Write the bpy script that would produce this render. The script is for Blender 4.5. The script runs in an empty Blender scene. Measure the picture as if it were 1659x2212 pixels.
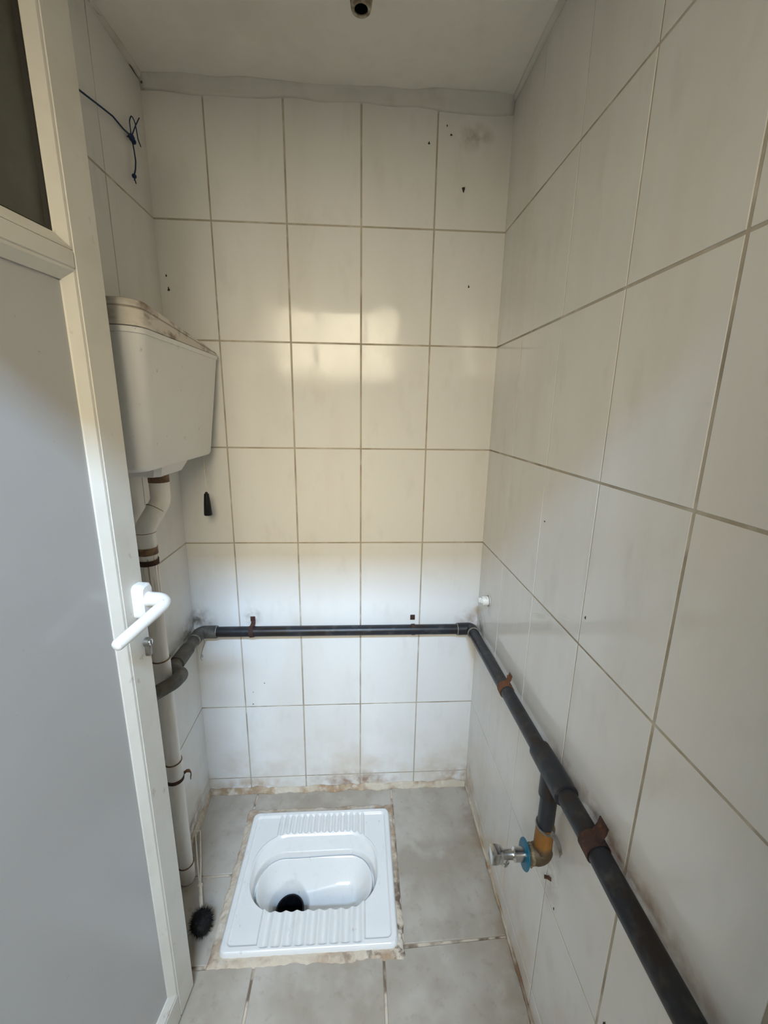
import bpy, bmesh, math, random
from mathutils import Vector, Matrix, noise
random.seed(7)
scene = bpy.context.scene
COL = scene.collection

# ------------------------------------------------------------------ camera
XL, XR, ZC = -0.5485, 0.3991, 2.166        # left wall, right wall, ceiling (back wall is y = 0)
YF, YO = -1.262, -1.450                    # inner and outer face of the front wall (doorway)
def cam_basis(yaw, pitch, roll):
    fw = Vector((math.sin(yaw)*math.cos(pitch), math.cos(yaw)*math.cos(pitch), -math.sin(pitch)))
    r = Vector((math.cos(yaw), -math.sin(yaw), 0)); u = r.cross(fw)
    c, s = math.cos(roll), math.sin(roll)
    return r*c + u*s, u*c - r*s, fw
r_, u_, f_ = cam_basis(0.06047, 0.23484, 0.01511)
cd = bpy.data.cameras.new('camera'); cam = bpy.data.objects.new('camera', cd); COL.objects.link(cam)
m = Matrix.Identity(4)
for i in range(3):
    m[i][0] = r_[i]; m[i][1] = u_[i]; m[i][2] = -f_[i]
m[0][3], m[1][3], m[2][3] = -0.00449, -1.29288, 1.3725
cam.matrix_world = m
cd.sensor_fit = 'VERTICAL'; cd.sensor_height = 36; cd.sensor_width = 27
cd.lens = 906.24*36/2212; cd.clip_start = 0.01
scene.camera = cam

# ------------------------------------------------------------------ light
w = bpy.data.worlds.new('sky'); scene.world = w; w.use_nodes = True
bg = w.node_tree.nodes['Background']
w.cycles.sampling_method = 'NONE'; scene.cycles.caustics_reflective = False; scene.cycles.caustics_refractive = False
bg.inputs['Color'].default_value = (0.62, 0.80, 1.0, 1); bg.inputs['Strength'].default_value = 1.0
# area lights for window daylight, in an added unseen washroom: cool top light, warm sash
YY = -2.62
def window_light(name, x0, x1, z0, z1, watts, color):
    l = bpy.data.lights.new(name, 'AREA'); l.shape = 'RECTANGLE'; l.size = x1-x0; l.size_y = z1-z0; l.energy = watts; l.color = color
    o = bpy.data.objects.new(name, l); COL.objects.link(o); o.location = ((x0+x1)/2, YY+0.012, (z0+z1)/2)
    o.rotation_euler = (math.radians(90), 0, 0)
    return o
window_light('top_light_daylight', -0.40, 0.36, 2.77, 2.92, 185, (0.42, 0.665, 1.0))
window_light('sash_daylight', -0.80, 0.40, 1.68, 2.66, 70, (1.0, 0.87, 0.62))
scene.view_settings.view_transform = 'Standard'; scene.view_settings.look = 'None'
scene.view_settings.gamma = 1; scene.view_settings.use_curve_mapping = False
scene.view_settings.exposure = -0.08
scene.cycles.max_bounces = 6; scene.cycles.diffuse_bounces = 5; scene.cycles.glossy_bounces = 3; scene.cycles.transmission_bounces = 4
scene.cycles.adaptive_threshold = 0.25
scene.cycles.sample_clamp_indirect = 10

# ------------------------------------------------------------------ materials
def mat(name, color, rough=0.5, layers=(), metal=0.0, spec=0.5, bump=None, rough_noise=None, trans=0, coat=0, spots=()):
    """layers: (colour, scale or (sx,sy,sz), lo, hi, amount[, ('x'|'y'|'z', a, b)]) blended by noise over the base colour"""
    M = bpy.data.materials.new(name); M.use_nodes = True
    nt = M.node_tree; N = nt.nodes; L = nt.links; P = N['Principled BSDF']
    P.inputs['Metallic'].default_value = metal; P.inputs['Roughness'].default_value = rough
    P.inputs['Specular IOR Level'].default_value = spec
    P.inputs['Transmission Weight'].default_value = trans; P.inputs['Coat Weight'].default_value = coat
    P.inputs['Base Color'].default_value = (*color, 1)
    geo = N.new('ShaderNodeNewGeometry')
    def nz(scale, detail=3, seed=0.0):
        mp = N.new('ShaderNodeVectorMath'); mp.operation = 'MULTIPLY_ADD'
        s = scale if isinstance(scale, tuple) else (scale,)*3
        mp.inputs[1].default_value = s; mp.inputs[2].default_value = (seed, seed*1.7, seed*0.6)
        L.new(geo.outputs['Position'], mp.inputs[0])
        n = N.new('ShaderNodeTexNoise'); n.inputs['Scale'].default_value = 1; n.inputs['Detail'].default_value = detail
        n.inputs['Roughness'].default_value = 0.6
        L.new(mp.outputs[0], n.inputs['Vector']); return n.outputs['Fac']
    def rng(src, a, b, c=0.0, d=1.0):
        r = N.new('ShaderNodeMapRange'); r.inputs[1].default_value = a; r.inputs[2].default_value = b
        r.inputs[3].default_value = c; r.inputs[4].default_value = d; L.new(src, r.inputs[0]); return r.outputs[0]
    def mul(a, b):
        k = N.new('ShaderNodeMath'); k.operation = 'MULTIPLY'
        for i, v in enumerate((a, b)):
            if isinstance(v, (int, float)): k.inputs[i].default_value = v
            else: L.new(v, k.inputs[i])
        return k.outputs[0]
    cur = None
    for i, ly in enumerate(layers):
        colr, sc, lo, hi, am = ly[:5]
        f = mul(rng(nz(sc, 3, 3.1*i + 1), lo, hi), am)
        for ax, a, b in ly[5:]:
            sp = N.new('ShaderNodeSeparateXYZ'); L.new(geo.outputs['Position'], sp.inputs[0])
            f = mul(f, rng(sp.outputs['xyz'.index(ax)], a, b))
        mx = N.new('ShaderNodeMix'); mx.data_type = 'RGBA'
        L.new(f, mx.inputs[0]); mx.inputs[7].default_value = (*colr, 1)
        if cur is None: mx.inputs[6].default_value = (*color, 1)
        else: L.new(cur, mx.inputs[6])
        cur = mx.outputs[2]
    if spots: sn = rng(nz(26, 3, 17.0), 0.36, 0.62)
    for cx, cy, cz, rx, ry, rz, colr, am in spots:          # local stains: centre, radii, colour, strength
        d = N.new('ShaderNodeVectorMath'); d.operation = 'SUBTRACT'; L.new(geo.outputs['Position'], d.inputs[0]); d.inputs[1].default_value = (cx, cy, cz)
        e = N.new('ShaderNodeVectorMath'); e.operation = 'DIVIDE'; L.new(d.outputs[0], e.inputs[0]); e.inputs[1].default_value = (rx, ry, rz)
        l = N.new('ShaderNodeVectorMath'); l.operation = 'LENGTH'; L.new(e.outputs[0], l.inputs[0])
        f = mul(mul(rng(l.outputs['Value'], 1.0, 0.15), sn), am)
        mx = N.new('ShaderNodeMix'); mx.data_type = 'RGBA'; L.new(f, mx.inputs[0]); mx.inputs[7].default_value = (*colr, 1)
        if cur is None: mx.inputs[6].default_value = (*color, 1)
        else: L.new(cur, mx.inputs[6])
        cur = mx.outputs[2]
    if cur is not None: L.new(cur, P.inputs['Base Color'])
    if rough_noise:
        sc, lo, hi, a, b = rough_noise
        L.new(rng(nz(sc, 1, 9.3), lo, hi, a, b), P.inputs['Roughness'])
    if bump:
        sc, st, di = bump
        bp = N.new('ShaderNodeBump'); bp.inputs['Strength'].default_value = st; bp.inputs['Distance'].default_value = di
        L.new(nz(sc, 1, 5.5), bp.inputs['Height']); L.new(bp.outputs[0], P.inputs['Normal'])
    return M

DIRT = (0.30, 0.24, 0.17)
MT = {}
BR, DK, RU = (0.40, 0.27, 0.15), (0.16, 0.125, 0.09), (0.22, 0.09, 0.04)
def tile_mat(name, spots):
    return mat(name, (0.72, 0.712, 0.69), 0.1,
        [((0.60, 0.565, 0.50), (6, 6, 1.4), 0.45, 0.75, 0.40), ((0.44, 0.405, 0.345), (17, 17, 7), 0.56, 0.80, 0.22),
         ((0.52, 0.42, 0.30), 9, 0.42, 0.7, 0.7, ('z', 0.30, 0.0))],
        bump=(7, 0.10, 0.01), rough_noise=(9, 0.35, 0.7, 0.05, 0.20), spec=0.25, spots=spots)
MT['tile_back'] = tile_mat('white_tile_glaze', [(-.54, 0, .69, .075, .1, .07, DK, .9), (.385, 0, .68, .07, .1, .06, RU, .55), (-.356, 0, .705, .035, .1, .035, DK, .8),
    (-.02, 0, .035, .20, .1, .05, (.24, .13, .07), .85), (-.40, 0, .02, .18, .1, .05, BR, .8), (.36, 0, .03, .12, .1, .07, BR, .85), (.30, 0, 2.08, .06, .1, .04, (.36, .33, .28), .8)])
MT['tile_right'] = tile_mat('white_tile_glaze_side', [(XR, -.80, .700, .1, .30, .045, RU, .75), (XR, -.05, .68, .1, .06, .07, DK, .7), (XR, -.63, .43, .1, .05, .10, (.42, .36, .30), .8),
    (XR, -.105, .79, .1, .05, .05, (.42, .38, .32), .7), (XR, -.03, .05, .1, .10, .09, BR, .9)])
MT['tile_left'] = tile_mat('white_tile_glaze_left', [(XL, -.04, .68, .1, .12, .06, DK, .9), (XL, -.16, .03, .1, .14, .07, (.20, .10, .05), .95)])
MT['grout'] = mat('dirty_wall_grout', (0.43, 0.385, 0.31), 0.9,
    [((0.26, 0.21, 0.155), 9, 0.48, 0.68, 0.7), ((0.66, 0.62, 0.55), 14, 0.55, 0.7, 0.6)], bump=(160, 0.4, 0.002))
MT['plaster'] = mat('ceiling_plaster', (0.80, 0.785, 0.735), 0.85,
    [((0.62, 0.59, 0.52), 4, 0.5, 0.75, 0.4), ((0.72, 0.70, 0.64), 22, 0.5, 0.7, 0.4)], bump=(30, 0.15, 0.004))
MT['cove'] = mat('patched_plaster', (0.67, 0.655, 0.61), 0.85,
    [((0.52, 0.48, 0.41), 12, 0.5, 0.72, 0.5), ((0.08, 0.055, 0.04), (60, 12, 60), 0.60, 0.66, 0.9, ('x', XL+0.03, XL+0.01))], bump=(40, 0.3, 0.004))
MT['floor'] = mat('grey_beige_floor_tile', (0.43, 0.39, 0.335), 0.42,
    [((0.29, 0.245, 0.19), 5, 0.40, 0.66, 0.8), ((0.47, 0.44, 0.395), 13, 0.5, 0.72, 0.5),
     ((0.26, 0.19, 0.13), 11, 0.5, 0.66, 0.7, ('x', XR-0.07, XR)), ((0.24, 0.19, 0.14), 45, 0.58, 0.72, 0.35)],
    bump=(60, 0.08, 0.003), rough_noise=(8, 0.35, 0.65, 0.3, 0.6))
MT['floor_grout'] = mat('stained_floor_grout', (0.56, 0.47, 0.37), 0.95,
    [((0.13, 0.085, 0.055), 14, 0.46, 0.58, 0.9)], bump=(120, 0.5, 0.003))
MT['mortar'] = mat('beige_mortar', (0.53, 0.45, 0.355), 0.9,
    [((0.30, 0.19, 0.11), 13, 0.46, 0.66, 0.8), ((0.10, 0.07, 0.05), 34, 0.50, 0.60, 0.95, ('x', -0.12, 0.10), ('y', -0.22, -0.40)),
     ((0.62, 0.57, 0.49), 24, 0.55, 0.7, 0.6)], bump=(90, 0.7, 0.006))
MT['wallmortar'] = mat('stained_base_mortar', (0.53, 0.46, 0.36), 0.9,
    [((0.30, 0.19, 0.10), 11, 0.44, 0.62, 0.85), ((0.66, 0.61, 0.53), 30, 0.52, 0.7, 0.6), ((0.15, 0.085, 0.045), 8, 0.40, 0.52, 0.9, ('y', -0.40, -0.50))], bump=(80, 0.7, 0.005))
MT['porcelain'] = mat('white_porcelain', (0.715, 0.71, 0.695), 0.07,
    [((0.55, 0.54, 0.52), (26, 14, 26), 0.58, 0.74, 0.35), ((0.30, 0.27, 0.24), (60, 30, 60), 0.68, 0.76, 0.4)], bump=(12, 0.03, 0.01))
MT['black'] = mat('black_plastic', (0.006, 0.006, 0.007), 0.4, spec=0.3)
MT['cistern'] = mat('white_cistern_plastic', (0.70, 0.685, 0.66), 0.38,
    [((0.58, 0.55, 0.51), 6, 0.5, 0.75, 0.3), ((0.3, 0.27, 0.23), 50, 0.68, 0.75, 0.5)])
MT['lid'] = mat('grimy_lid_plastic', (0.58, 0.53, 0.46), 0.5,
    [((0.17, 0.11, 0.07), (14, 14, 26), 0.46, 0.62, 0.9), ((0.66, 0.61, 0.55), 12, 0.55, 0.7, 0.5)])
MT['pvc_white'] = mat('white_pvc_pipe', (0.72, 0.70, 0.655), 0.35,
    [((0.50, 0.44, 0.36), (30, 30, 7), 0.5, 0.72, 0.5),
     ((0.30, 0.13, 0.05), (150, 150, 5), 0.5, 0.62, 0.85, ('z', 0.82, 0.98), ('z', 1.06, 1.0))])
MT['gasket'] = mat('brown_gasket', (0.13, 0.075, 0.045), 0.8, [((0.28, 0.17, 0.09), 40, 0.45, 0.6, 0.8)])
MT['pvc_grey'] = mat('dark_grey_pvc', (0.019, 0.021, 0.026), 0.36,
    [((0.085, 0.082, 0.075), (30, 30, 40), 0.52, 0.72, 0.55), ((0.022, 0.014, 0.010), 15, 0.46, 0.60, 0.7)], spec=0.3, bump=(60, 0.1, 0.002))
MT['pvc_dusty'] = mat('dusty_grey_pvc', (0.072, 0.065, 0.052), 0.6,
    [((0.14, 0.128, 0.105), 25, 0.45, 0.7, 0.7), ((0.04, 0.035, 0.03), 34, 0.52, 0.66, 0.8)], bump=(70, 0.25, 0.003))
MT['rust'] = mat('rusty_iron', (0.040, 0.015, 0.009), 0.85,
    [((0.10, 0.036, 0.015), 70, 0.48, 0.64, 0.7), ((0.02, 0.012, 0.01), 45, 0.5, 0.65, 0.7)], bump=(300, 0.6, 0.002))
MT['rust_orange'] = mat('orange_rust', (0.15, 0.058, 0.020), 0.85,
    [((0.10, 0.04, 0.02), 80, 0.45, 0.6, 0.8)], bump=(300, 0.6, 0.002))
MT['brass'] = mat('weathered_brass', (0.30, 0.135, 0.03), 0.6,
    [((0.085, 0.062, 0.035), 18, 0.36, 0.46, 0.95, ('z', 0.520, 0.506)), ((0.16, 0.10, 0.05), 60, 0.55, 0.7, 0.6)], metal=0.35, bump=(90, 0.25, 0.003))
MT['hemp'] = mat('dirty_sealing_hemp', (0.12, 0.09, 0.05), 0.8, [((0.25, 0.2, 0.12), 90, 0.45, 0.6, 0.8)], bump=(200, 0.8, 0.004))
MT['chrome'] = mat('chrome', (0.55, 0.54, 0.53), 0.22, metal=1.0)
MT['steel'] = mat('dull_steel', (0.30, 0.29, 0.27), 0.42, [((0.16, 0.13, 0.10), 90, 0.5, 0.65, 0.7)], metal=0.9)
MT['blue'] = mat('blue_plastic_film', (0.006, 0.115, 0.19), 0.35, spec=0.3)
MT['frame'] = mat('cream_door_profile', (0.60, 0.575, 0.515), 0.42,
    [((0.48, 0.44, 0.37), 8, 0.5, 0.72, 0.4), ((0.30, 0.22, 0.15), (40, 40, 26), 0.66, 0.76, 0.6)])
MT['panel'] = mat('grey_white_door_panel', (0.43, 0.425, 0.415), 0.22,
    [((0.38, 0.38, 0.36), 3, 0.5, 0.75, 0.3), ((0.25, 0.22, 0.2), 70, 0.72, 0.78, 0.5)])
MT['glass'] = mat('dim_textured_glass', (0.20, 0.20, 0.165), 0.32, [((0.10, 0.085, 0.055), 4, 0.45, 0.7, 0.7)], trans=0.6, bump=(60, 0.3, 0.004))
MT['seal'] = mat('black_rubber_seal', (0.02, 0.018, 0.015), 0.7)
MT['handle'] = mat('white_handle_paint', (0.70, 0.695, 0.68), 0.3, [((0.35, 0.31, 0.26), 120, 0.64, 0.72, 0.6)])
MT['string'] = mat('navy_blue_string', (0.012, 0.03, 0.085), 0.8, bump=(900, 0.6, 0.001))
MT['bristle'] = mat('black_bristle', (0.008, 0.007, 0.007), 0.7, [((0.035, 0.03, 0.027), 90, 0.5, 0.7, 0.7)], spec=0.2)
MT['ivory'] = mat('ivory_plastic', (0.66, 0.59, 0.49), 0.45, [((0.45, 0.36, 0.27), 40, 0.5, 0.7, 0.6)])
MT['glue'] = mat('dried_glue', (0.24, 0.215, 0.17), 0.5, [((0.08, 0.07, 0.05), 50, 0.45, 0.6, 0.8)])
MT['cap'] = mat('off_white_plastic_cap', (0.74, 0.72, 0.67), 0.4, [((0.3, 0.24, 0.18), 60, 0.6, 0.7, 0.7)])
MT['stub'] = mat('grimy_pipe_stub', (0.44, 0.40, 0.31), 0.5, [((0.13, 0.08, 0.05), 45, 0.42, 0.6, 0.85)])
MT['dark'] = mat('dark_chip', (0.035, 0.025, 0.02), 0.9)
MT['wire'] = mat('thin_grey_wire', (0.16, 0.15, 0.14), 0.5)
MT['outer'] = mat('added_cream_render', (0.40, 0.36, 0.30), 0.9, [((0.34, 0.31, 0.26), 2, 0.45, 0.7, 0.5)], bump=(40, 0.3, 0.01))
MT['outer_dark'] = mat('dark_bounce_cutting_wall', (0.12, 0.095, 0.07), 0.8, [((0.10, 0.08, 0.06), 2, 0.45, 0.7, 0.5)], bump=(40, 0.3, 0.01))  # for the added unseen side walls, kept dark to cut bounced light
MT['ground'] = mat('added_concrete_floor', (0.28, 0.26, 0.23), 0.9, [((0.36, 0.33, 0.29), 3, 0.45, 0.7, 0.6)], bump=(50, 0.3, 0.01))

# ------------------------------------------------------------------ helpers
def tag(o, label=None, cat=None, group=None, kind=None):
    if label: o['label'] = label
    if cat: o['category'] = cat
    if group: o['group'] = group
    if kind: o['kind'] = kind
    return o
def empty(name, loc=(0, 0, 0)):
    o = bpy.data.objects.new(name, None); COL.objects.link(o); o.location = loc; o.empty_display_size = 0.05; return o
def link(name, me, material, parent=None, smooth=False):
    """a mesh in world coordinates; the origin is kept at the parent's origin"""
    if isinstance(me, bmesh.types.BMesh):
        bm = me; bmesh.ops.recalc_face_normals(bm, faces=bm.faces); me = bpy.data.meshes.new(name); bm.to_mesh(me); bm.free()
    if not me.materials: me.materials.append(MT[material])
    o = bpy.data.objects.new(name, me); COL.objects.link(o)
    if smooth:
        for p in me.polygons: p.use_smooth = True
        if smooth != True: me.set_sharp_from_angle(angle=math.radians(smooth))
    if parent is not None:
        o.parent = parent
        base = Vector(parent.location); pp = parent.parent
        while pp is not None: base += Vector(pp.location); pp = pp.parent
        me.transform(Matrix.Translation(-base))
    return o
def box(bm, lo, hi, bev=0, M4=None, seg=2):
    c = [(a+b)/2 for a, b in zip(lo, hi)]; s = [abs(b-a) for a, b in zip(lo, hi)]
    g = bmesh.ops.create_cube(bm, size=1, matrix=Matrix.Translation(c) @ Matrix.Diagonal((*s, 1)))
    vs = g['verts']
    if bev:
        es = list({e for v in vs for e in v.link_edges})
        r = bmesh.ops.bevel(bm, geom=es, offset=bev, segments=seg, affect='EDGES', profile=0.5)
        vs = list({v for f in r['faces'] for v in f.verts} | {v for v in vs if v.is_valid})
    if M4 is not None: bmesh.ops.transform(bm, matrix=M4, verts=vs)
    return vs
def nb(): return bmesh.new()
def fillet(pts, rad, n=8):
    pts = [Vector(p) for p in pts]; out = [pts[0]]
    for i in range(1, len(pts)-1):
        a, b, c = pts[i-1], pts[i], pts[i+1]
        d1, d2 = (a-b).normalized(), (c-b).normalized()
        ang = d1.angle(d2)
        if ang > math.pi-0.02: out.append(b); continue
        t = min(rad/math.tan(ang/2), (a-b).length*0.49, (c-b).length*0.49)
        p1, p2 = b+d1*t, b+d2*t
        for k in range(n+1):
            s = k/n; out.append(p1*(1-s)**2 + b*2*s*(1-s) + p2*s*s)
    out.append(pts[-1]); return out
def tube(bm, pts, rad, seg=20, cap=True):
    """sweep a circle; rad a number or one per point"""
    pts = [Vector(p) for p in pts]; n = len(pts)
    if not isinstance(rad, (list, tuple)): rad = [rad]*n
    t0 = (pts[1]-pts[0]).normalized()
    up = Vector((0, 0, 1)) if abs(t0.z) < 0.9 else Vector((1, 0, 0))
    x = t0.cross(up).normalized(); rings = []
    for i, p in enumerate(pts):
        t = (pts[min(i+1, n-1)]-pts[max(i-1, 0)]).normalized() if (pts[min(i+1, n-1)]-pts[max(i-1, 0)]).length > 1e-9 else t0
        x = (x - t*x.dot(t)).normalized(); y = t.cross(x)
        rings.append([bm.verts.new(p + (x*math.cos(a)+y*math.sin(a))*rad[i]) for a in (2*math.pi*k/seg for k in range(seg))])
    for A, B in zip(rings, rings[1:]):
        for k in range(seg):
            bm.faces.new((A[k], A[(k+1) % seg], B[(k+1) % seg], B[k]))
    if cap:
        bm.faces.new(list(reversed(rings[0]))); bm.faces.new(rings[-1])
def lathe(bm, org, axis, prof, seg=28, cap0=True, cap1=True):
    """prof: (distance along axis, radius)"""
    org = Vector(org); ax = Vector(axis).normalized()
    x = ax.orthogonal().normalized(); y = ax.cross(x); rings = []
    for d, r in prof:
        rings.append([bm.verts.new(org + ax*d + (x*math.cos(a)+y*math.sin(a))*r) for a in (2*math.pi*k/seg for k in range(seg))])
    for A, B in zip(rings, rings[1:]):
        for k in range(seg): bm.faces.new((A[k], A[(k+1) % seg], B[(k+1) % seg], B[k]))
    if cap0: bm.faces.new(list(reversed(rings[0])))
    if cap1: bm.faces.new(rings[-1])
def loft(bm, rings, close=True, cap0=True, cap1=True):
    R = [[bm.verts.new(p) for p in r] for r in rings]; n = len(R[0])
    for A, B in zip(R, R[1:]):
        for k in range(n if close else n-1): bm.faces.new((A[k], A[(k+1) % n], B[(k+1) % n], B[k]))
    if cap0: bm.faces.new(list(reversed(R[0])))
    if cap1: bm.faces.new(R[-1])
def band(bm, c, axis, r, width, thick, a0=0, a1=2*math.pi, ref=(0, 0, 1), n=28):
    """a curved metal strap around a pipe"""
    c = Vector(c); ax = Vector(axis).normalized(); rf = Vector(ref); x = (rf - ax*rf.dot(ax)).normalized(); y = ax.cross(x)
    full = abs(a1-a0) > 6.27; k = n if full else n+1; prev = []
    for i in range(k):
        a = a0+(a1-a0)*i/n; d = x*math.cos(a)+y*math.sin(a)
        prev.append([bm.verts.new(c + d*rr + ax*ww) for rr, ww in ((r, -width/2), (r+thick, -width/2), (r+thick, width/2), (r, width/2))])
    for i in range(k if full else k-1):
        A, B = prev[i], prev[(i+1) % k]
        for j in range(4): bm.faces.new((A[j], A[(j+1) % 4], B[(j+1) % 4], B[j]))
    if not full: bm.faces.new(prev[0]); bm.faces.new(list(reversed(prev[-1])))
def strap(bm, pts, width_dir, width, thick, nrm):
    """a bent flat strip along pts"""
    wd = Vector(width_dir).normalized()*width/2; nr = Vector(nrm).normalized()*thick
    loft(bm, [[Vector(p)-wd, Vector(p)+wd, Vector(p)+wd+nr, Vector(p)-wd+nr] for p in pts])
def sstep(a, b, x):
    t = max(0.0, min(1.0, (x-a)/(b-a))); return t*t*(3-2*t)

# ------------------------------------------------------------------ room shell: structure
H = [ZC+0.01, 1.861, 1.561, 1.261, 0.961, 0.661, 0.361, 0.061, -0.004]      # tile rows, top to bottom
G = 0.0009                                                                  # grout lies this far behind the glaze
TC = {}
def tile_mesh(wd, ht, material, th=0.006, bev=0.0005):
    key = (round(wd, 4), round(ht, 4), material)
    if key in TC: return TC[key]
    bm = nb(); a, b = wd/2, ht/2
    R = [[(-a, -b, -th), (a, -b, -th), (a, b, -th), (-a, b, -th)],
         [(-a, -b, -bev*0.8), (a, -b, -bev*0.8), (a, b, -bev*0.8), (-a, b, -bev*0.8)],
         [(-a+bev, -b+bev, 0), (a-bev, -b+bev, 0), (a-bev, b-bev, 0), (-a+bev, b-bev, 0)]]
    loft(bm, R, cap0=False)
    bmesh.ops.recalc_face_normals(bm, faces=bm.faces)
    me = bpy.data.meshes.new('wall_tile'); bm.to_mesh(me); bm.free(); me.materials.append(MT[material]); TC[key] = me
    return me
def tile(parent, me, org, xa, ya, name='wall_tile', wob=0.0018):
    o = bpy.data.objects.new(name, me); COL.objects.link(o); o.parent = parent
    xa, ya = Vector(xa), Vector(ya); za = xa.cross(ya)
    R = Matrix((xa, ya, za)).transposed().to_4x4()
    R = R @ Matrix.Rotation(random.uniform(-wob, wob), 4, 'X') @ Matrix.Rotation(random.uniform(-wob, wob), 4, 'Y')
    o.matrix_local = Matrix.Translation(org) @ R
    return o
def tiled(parent, cols, rows, joint_v, place, xa, ya, material):
    for i, (c0, c1) in enumerate(zip(cols, cols[1:])):
        for r0, r1 in zip(rows, rows[1:]):
            g0 = joint_v[i]/2 if i > 0 else 0.0; g1 = joint_v[i+1]/2 if i+1 < len(cols)-1 else 0.0
            a, b = c0+g0, c1-g1; t, u = r0-0.0023, r1+0.0023
            tile(parent, tile_mesh(b-a, t-u, material), place((a+b)/2, (t+u)/2), xa, ya)
bm = nb(); box(bm, (XL-0.16, G, -0.25), (XR+0.16, 0.16, 2.34)); wb = tag(link('wall_back', bm, 'grout'), 'back wall of white glazed tiles', None, None, 'structure')
bm = nb(); box(bm, (XL-0.16, YF, -0.25), (XL-G, G, 2.34)); wl = tag(link('wall_left', bm, 'grout'), 'left wall of white glazed tiles behind the door', None, None, 'structure')
bm = nb(); box(bm, (XR+G, YF, -0.25), (XR+0.16, G, 2.34)); wr = tag(link('wall_right', bm, 'grout'), 'right wall of white glazed tiles', None, None, 'structure')
tiled(wb, [XL-0.0012, -0.4, -0.2, 0.0, 0.2, XR+0.0012], H, [0, .0042, .005, .005, .0045, 0], lambda c, z: (c, 0, z), (1, 0, 0), (0, 0, 1), 'tile_back')
tiled(wr, [0.0, 0.2, 0.411, 0.617, 0.822, 1.027, 1.232, 1.262], H, [0, .0016, .0024, .0034, .0055, .005, .005, 0], lambda c, z: (XR, -c, z), (0, -1, 0), (0, 0, 1), 'tile_right')
tiled(wl, [-1.262, -1.022, -0.820, -0.618, -0.418, -0.217, 0.0], H, [0, .003, .003, .003, .003, .0022, 0], lambda c, z: (XL, c, z), (0, 1, 0), (0, 0, 1), 'tile_left')

bm = nb(); box(bm, (XL-0.16, YO+0.1, ZC), (XR+0.16, 0.16, ZC+0.16)); ceil = tag(link('ceiling', bm, 'plaster'), 'off white plaster ceiling', None, None, 'structure')
# front wall around the doorway, one piece (three boxes meeting), unseen behind the camera
DX0, DX1, DH = -0.502, 0.222, 1.955
bm = nb()
box(bm, (XL-0.16, YO, -0.25), (DX0, YF, ZC)); box(bm, (DX1, YO, -0.25), (XR+0.16, YF, ZC)); box(bm, (DX0, YO, DH), (DX1, YF, ZC))
tag(link('wall_front', bm, 'plaster'), 'front wall around the doorway', None, None, 'structure')
bm = nb()
box(bm, (DX0, YO+0.04, 0.0), (DX0+0.012, YF, DH), 0.002); box(bm, (DX1-0.012, YO+0.04, 0.0), (DX1, YF, DH), 0.002); box(bm, (DX0, YO+0.04, DH-0.012), (DX1, YF, DH), 0.002)
tag(link('trim_1', bm, 'frame'), 'cream door lining of the doorway', None, None, 'structure')

# plaster coves where the tiles meet the ceiling
def cove(name, a, b, into, seed, up=0.045, down=0.030, parent=ceil):
    a, b, into = Vector(a), Vector(b), Vector(into); n = 60; rings = []
    for i in range(n+1):
        p = a.lerp(b, i/n)
        k1 = 1+0.7*noise.noise(Vector((i*0.13+seed, 1.3, 0))); k2 = 1+0.7*noise.noise(Vector((i*0.11, seed, 4.1))); k3 = 1+0.6*noise.noise(Vector((seed, i*0.21, 9)))
        rings.append([p + Vector((0, 0, 0.002)) - into*0.001, p + into*(up*k1) + Vector((0, 0, 0.0008)), p + into*(up*k1*0.5) - Vector((0, 0, 0.0016*k3)),
                      p + into*0.005*k3 - Vector((0, 0, 0.005*k3)), p + into*0.0018*k3 - Vector((0, 0, down*k2*0.55)), p - Vector((0, 0, down*k2)) - into*0.0006])
    bm = nb(); loft(bm, rings); return link(name, bm, 'cove', parent, True)
cove('plaster_cove', (XL, 0, ZC), (XR, 0, ZC), (0, -1, 0), 1.7, 0.030, 0.030)
cove('plaster_cove', (XR, 0, ZC), (XR, YF, ZC), (-1, 0, 0), 5.2, 0.018, 0.008)
cove('plaster_cove', (XL, YF, ZC), (XL, 0, ZC), (1, 0, 0), 8.8, 0.012, 0.008)

# ------------------------------------------------------------------ floor
PX0, PX1, PY0, PY1 = -0.367, 0.101, -0.495, -0.100           # squat pan
bm = nb(); e = 0.012; zt, zb = -0.004, -0.25
box(bm, (XL-0.16, YO, zb), (PX0+e, 0.16, zt)); box(bm, (PX1-e, YO, zb), (XR+0.16, 0.16, zt))
box(bm, (PX0+e, YO, zb), (PX1-e, PY0+e, zt)); box(bm, (PX0+e, PY1-e, zb), (PX1-e, 0.16, zt))
box(bm, (PX0, PY0, -0.25), (PX1, PY1, -0.235))
fl = tag(link('floor', bm, 'floor_grout'), 'floor of large grey beige tiles', None, None, 'structure')
def floor_tile(poly, ztop=0.0):
    n = len(poly); c = sum((Vector(p) for p in poly), Vector((0, 0)))/n; bm = nb()
    def ring(ins, z):
        out = []
        for i in range(n):
            a, b, d = Vector(poly[i-1]), Vector(poly[i]), Vector(poly[(i+1) % n])
            n1 = Vector((-(b-a).y, (b-a).x)).normalized(); n2 = Vector((-(d-b).y, (d-b).x)).normalized()
            k = (n1+n2)/(1+n1.dot(n2)); q = b+k*ins; out.append((q.x, q.y, z))
        return out
    loft(bm, [ring(0, ztop-0.01), ring(0, ztop-0.0015), ring(0.0015, ztop)], cap0=False)
    return link('floor_tile', bm, 'floor', fl)
g = 0.003
floor_tile([(0.116, -0.482), (XR-0.002, -0.4765), (XR-0.002, -0.004), (0.118, -0.004)])
floor_tile([(-0.372, -0.083), (0.111, -0.078), (0.112, -0.004), (-0.372, -0.004)], -0.0005)
floor_tile([(XL+0.002, -0.288), (-0.384, -0.284), (-0.378, -0.004), (XL+0.002, -0.004)], 0.0003)
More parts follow.
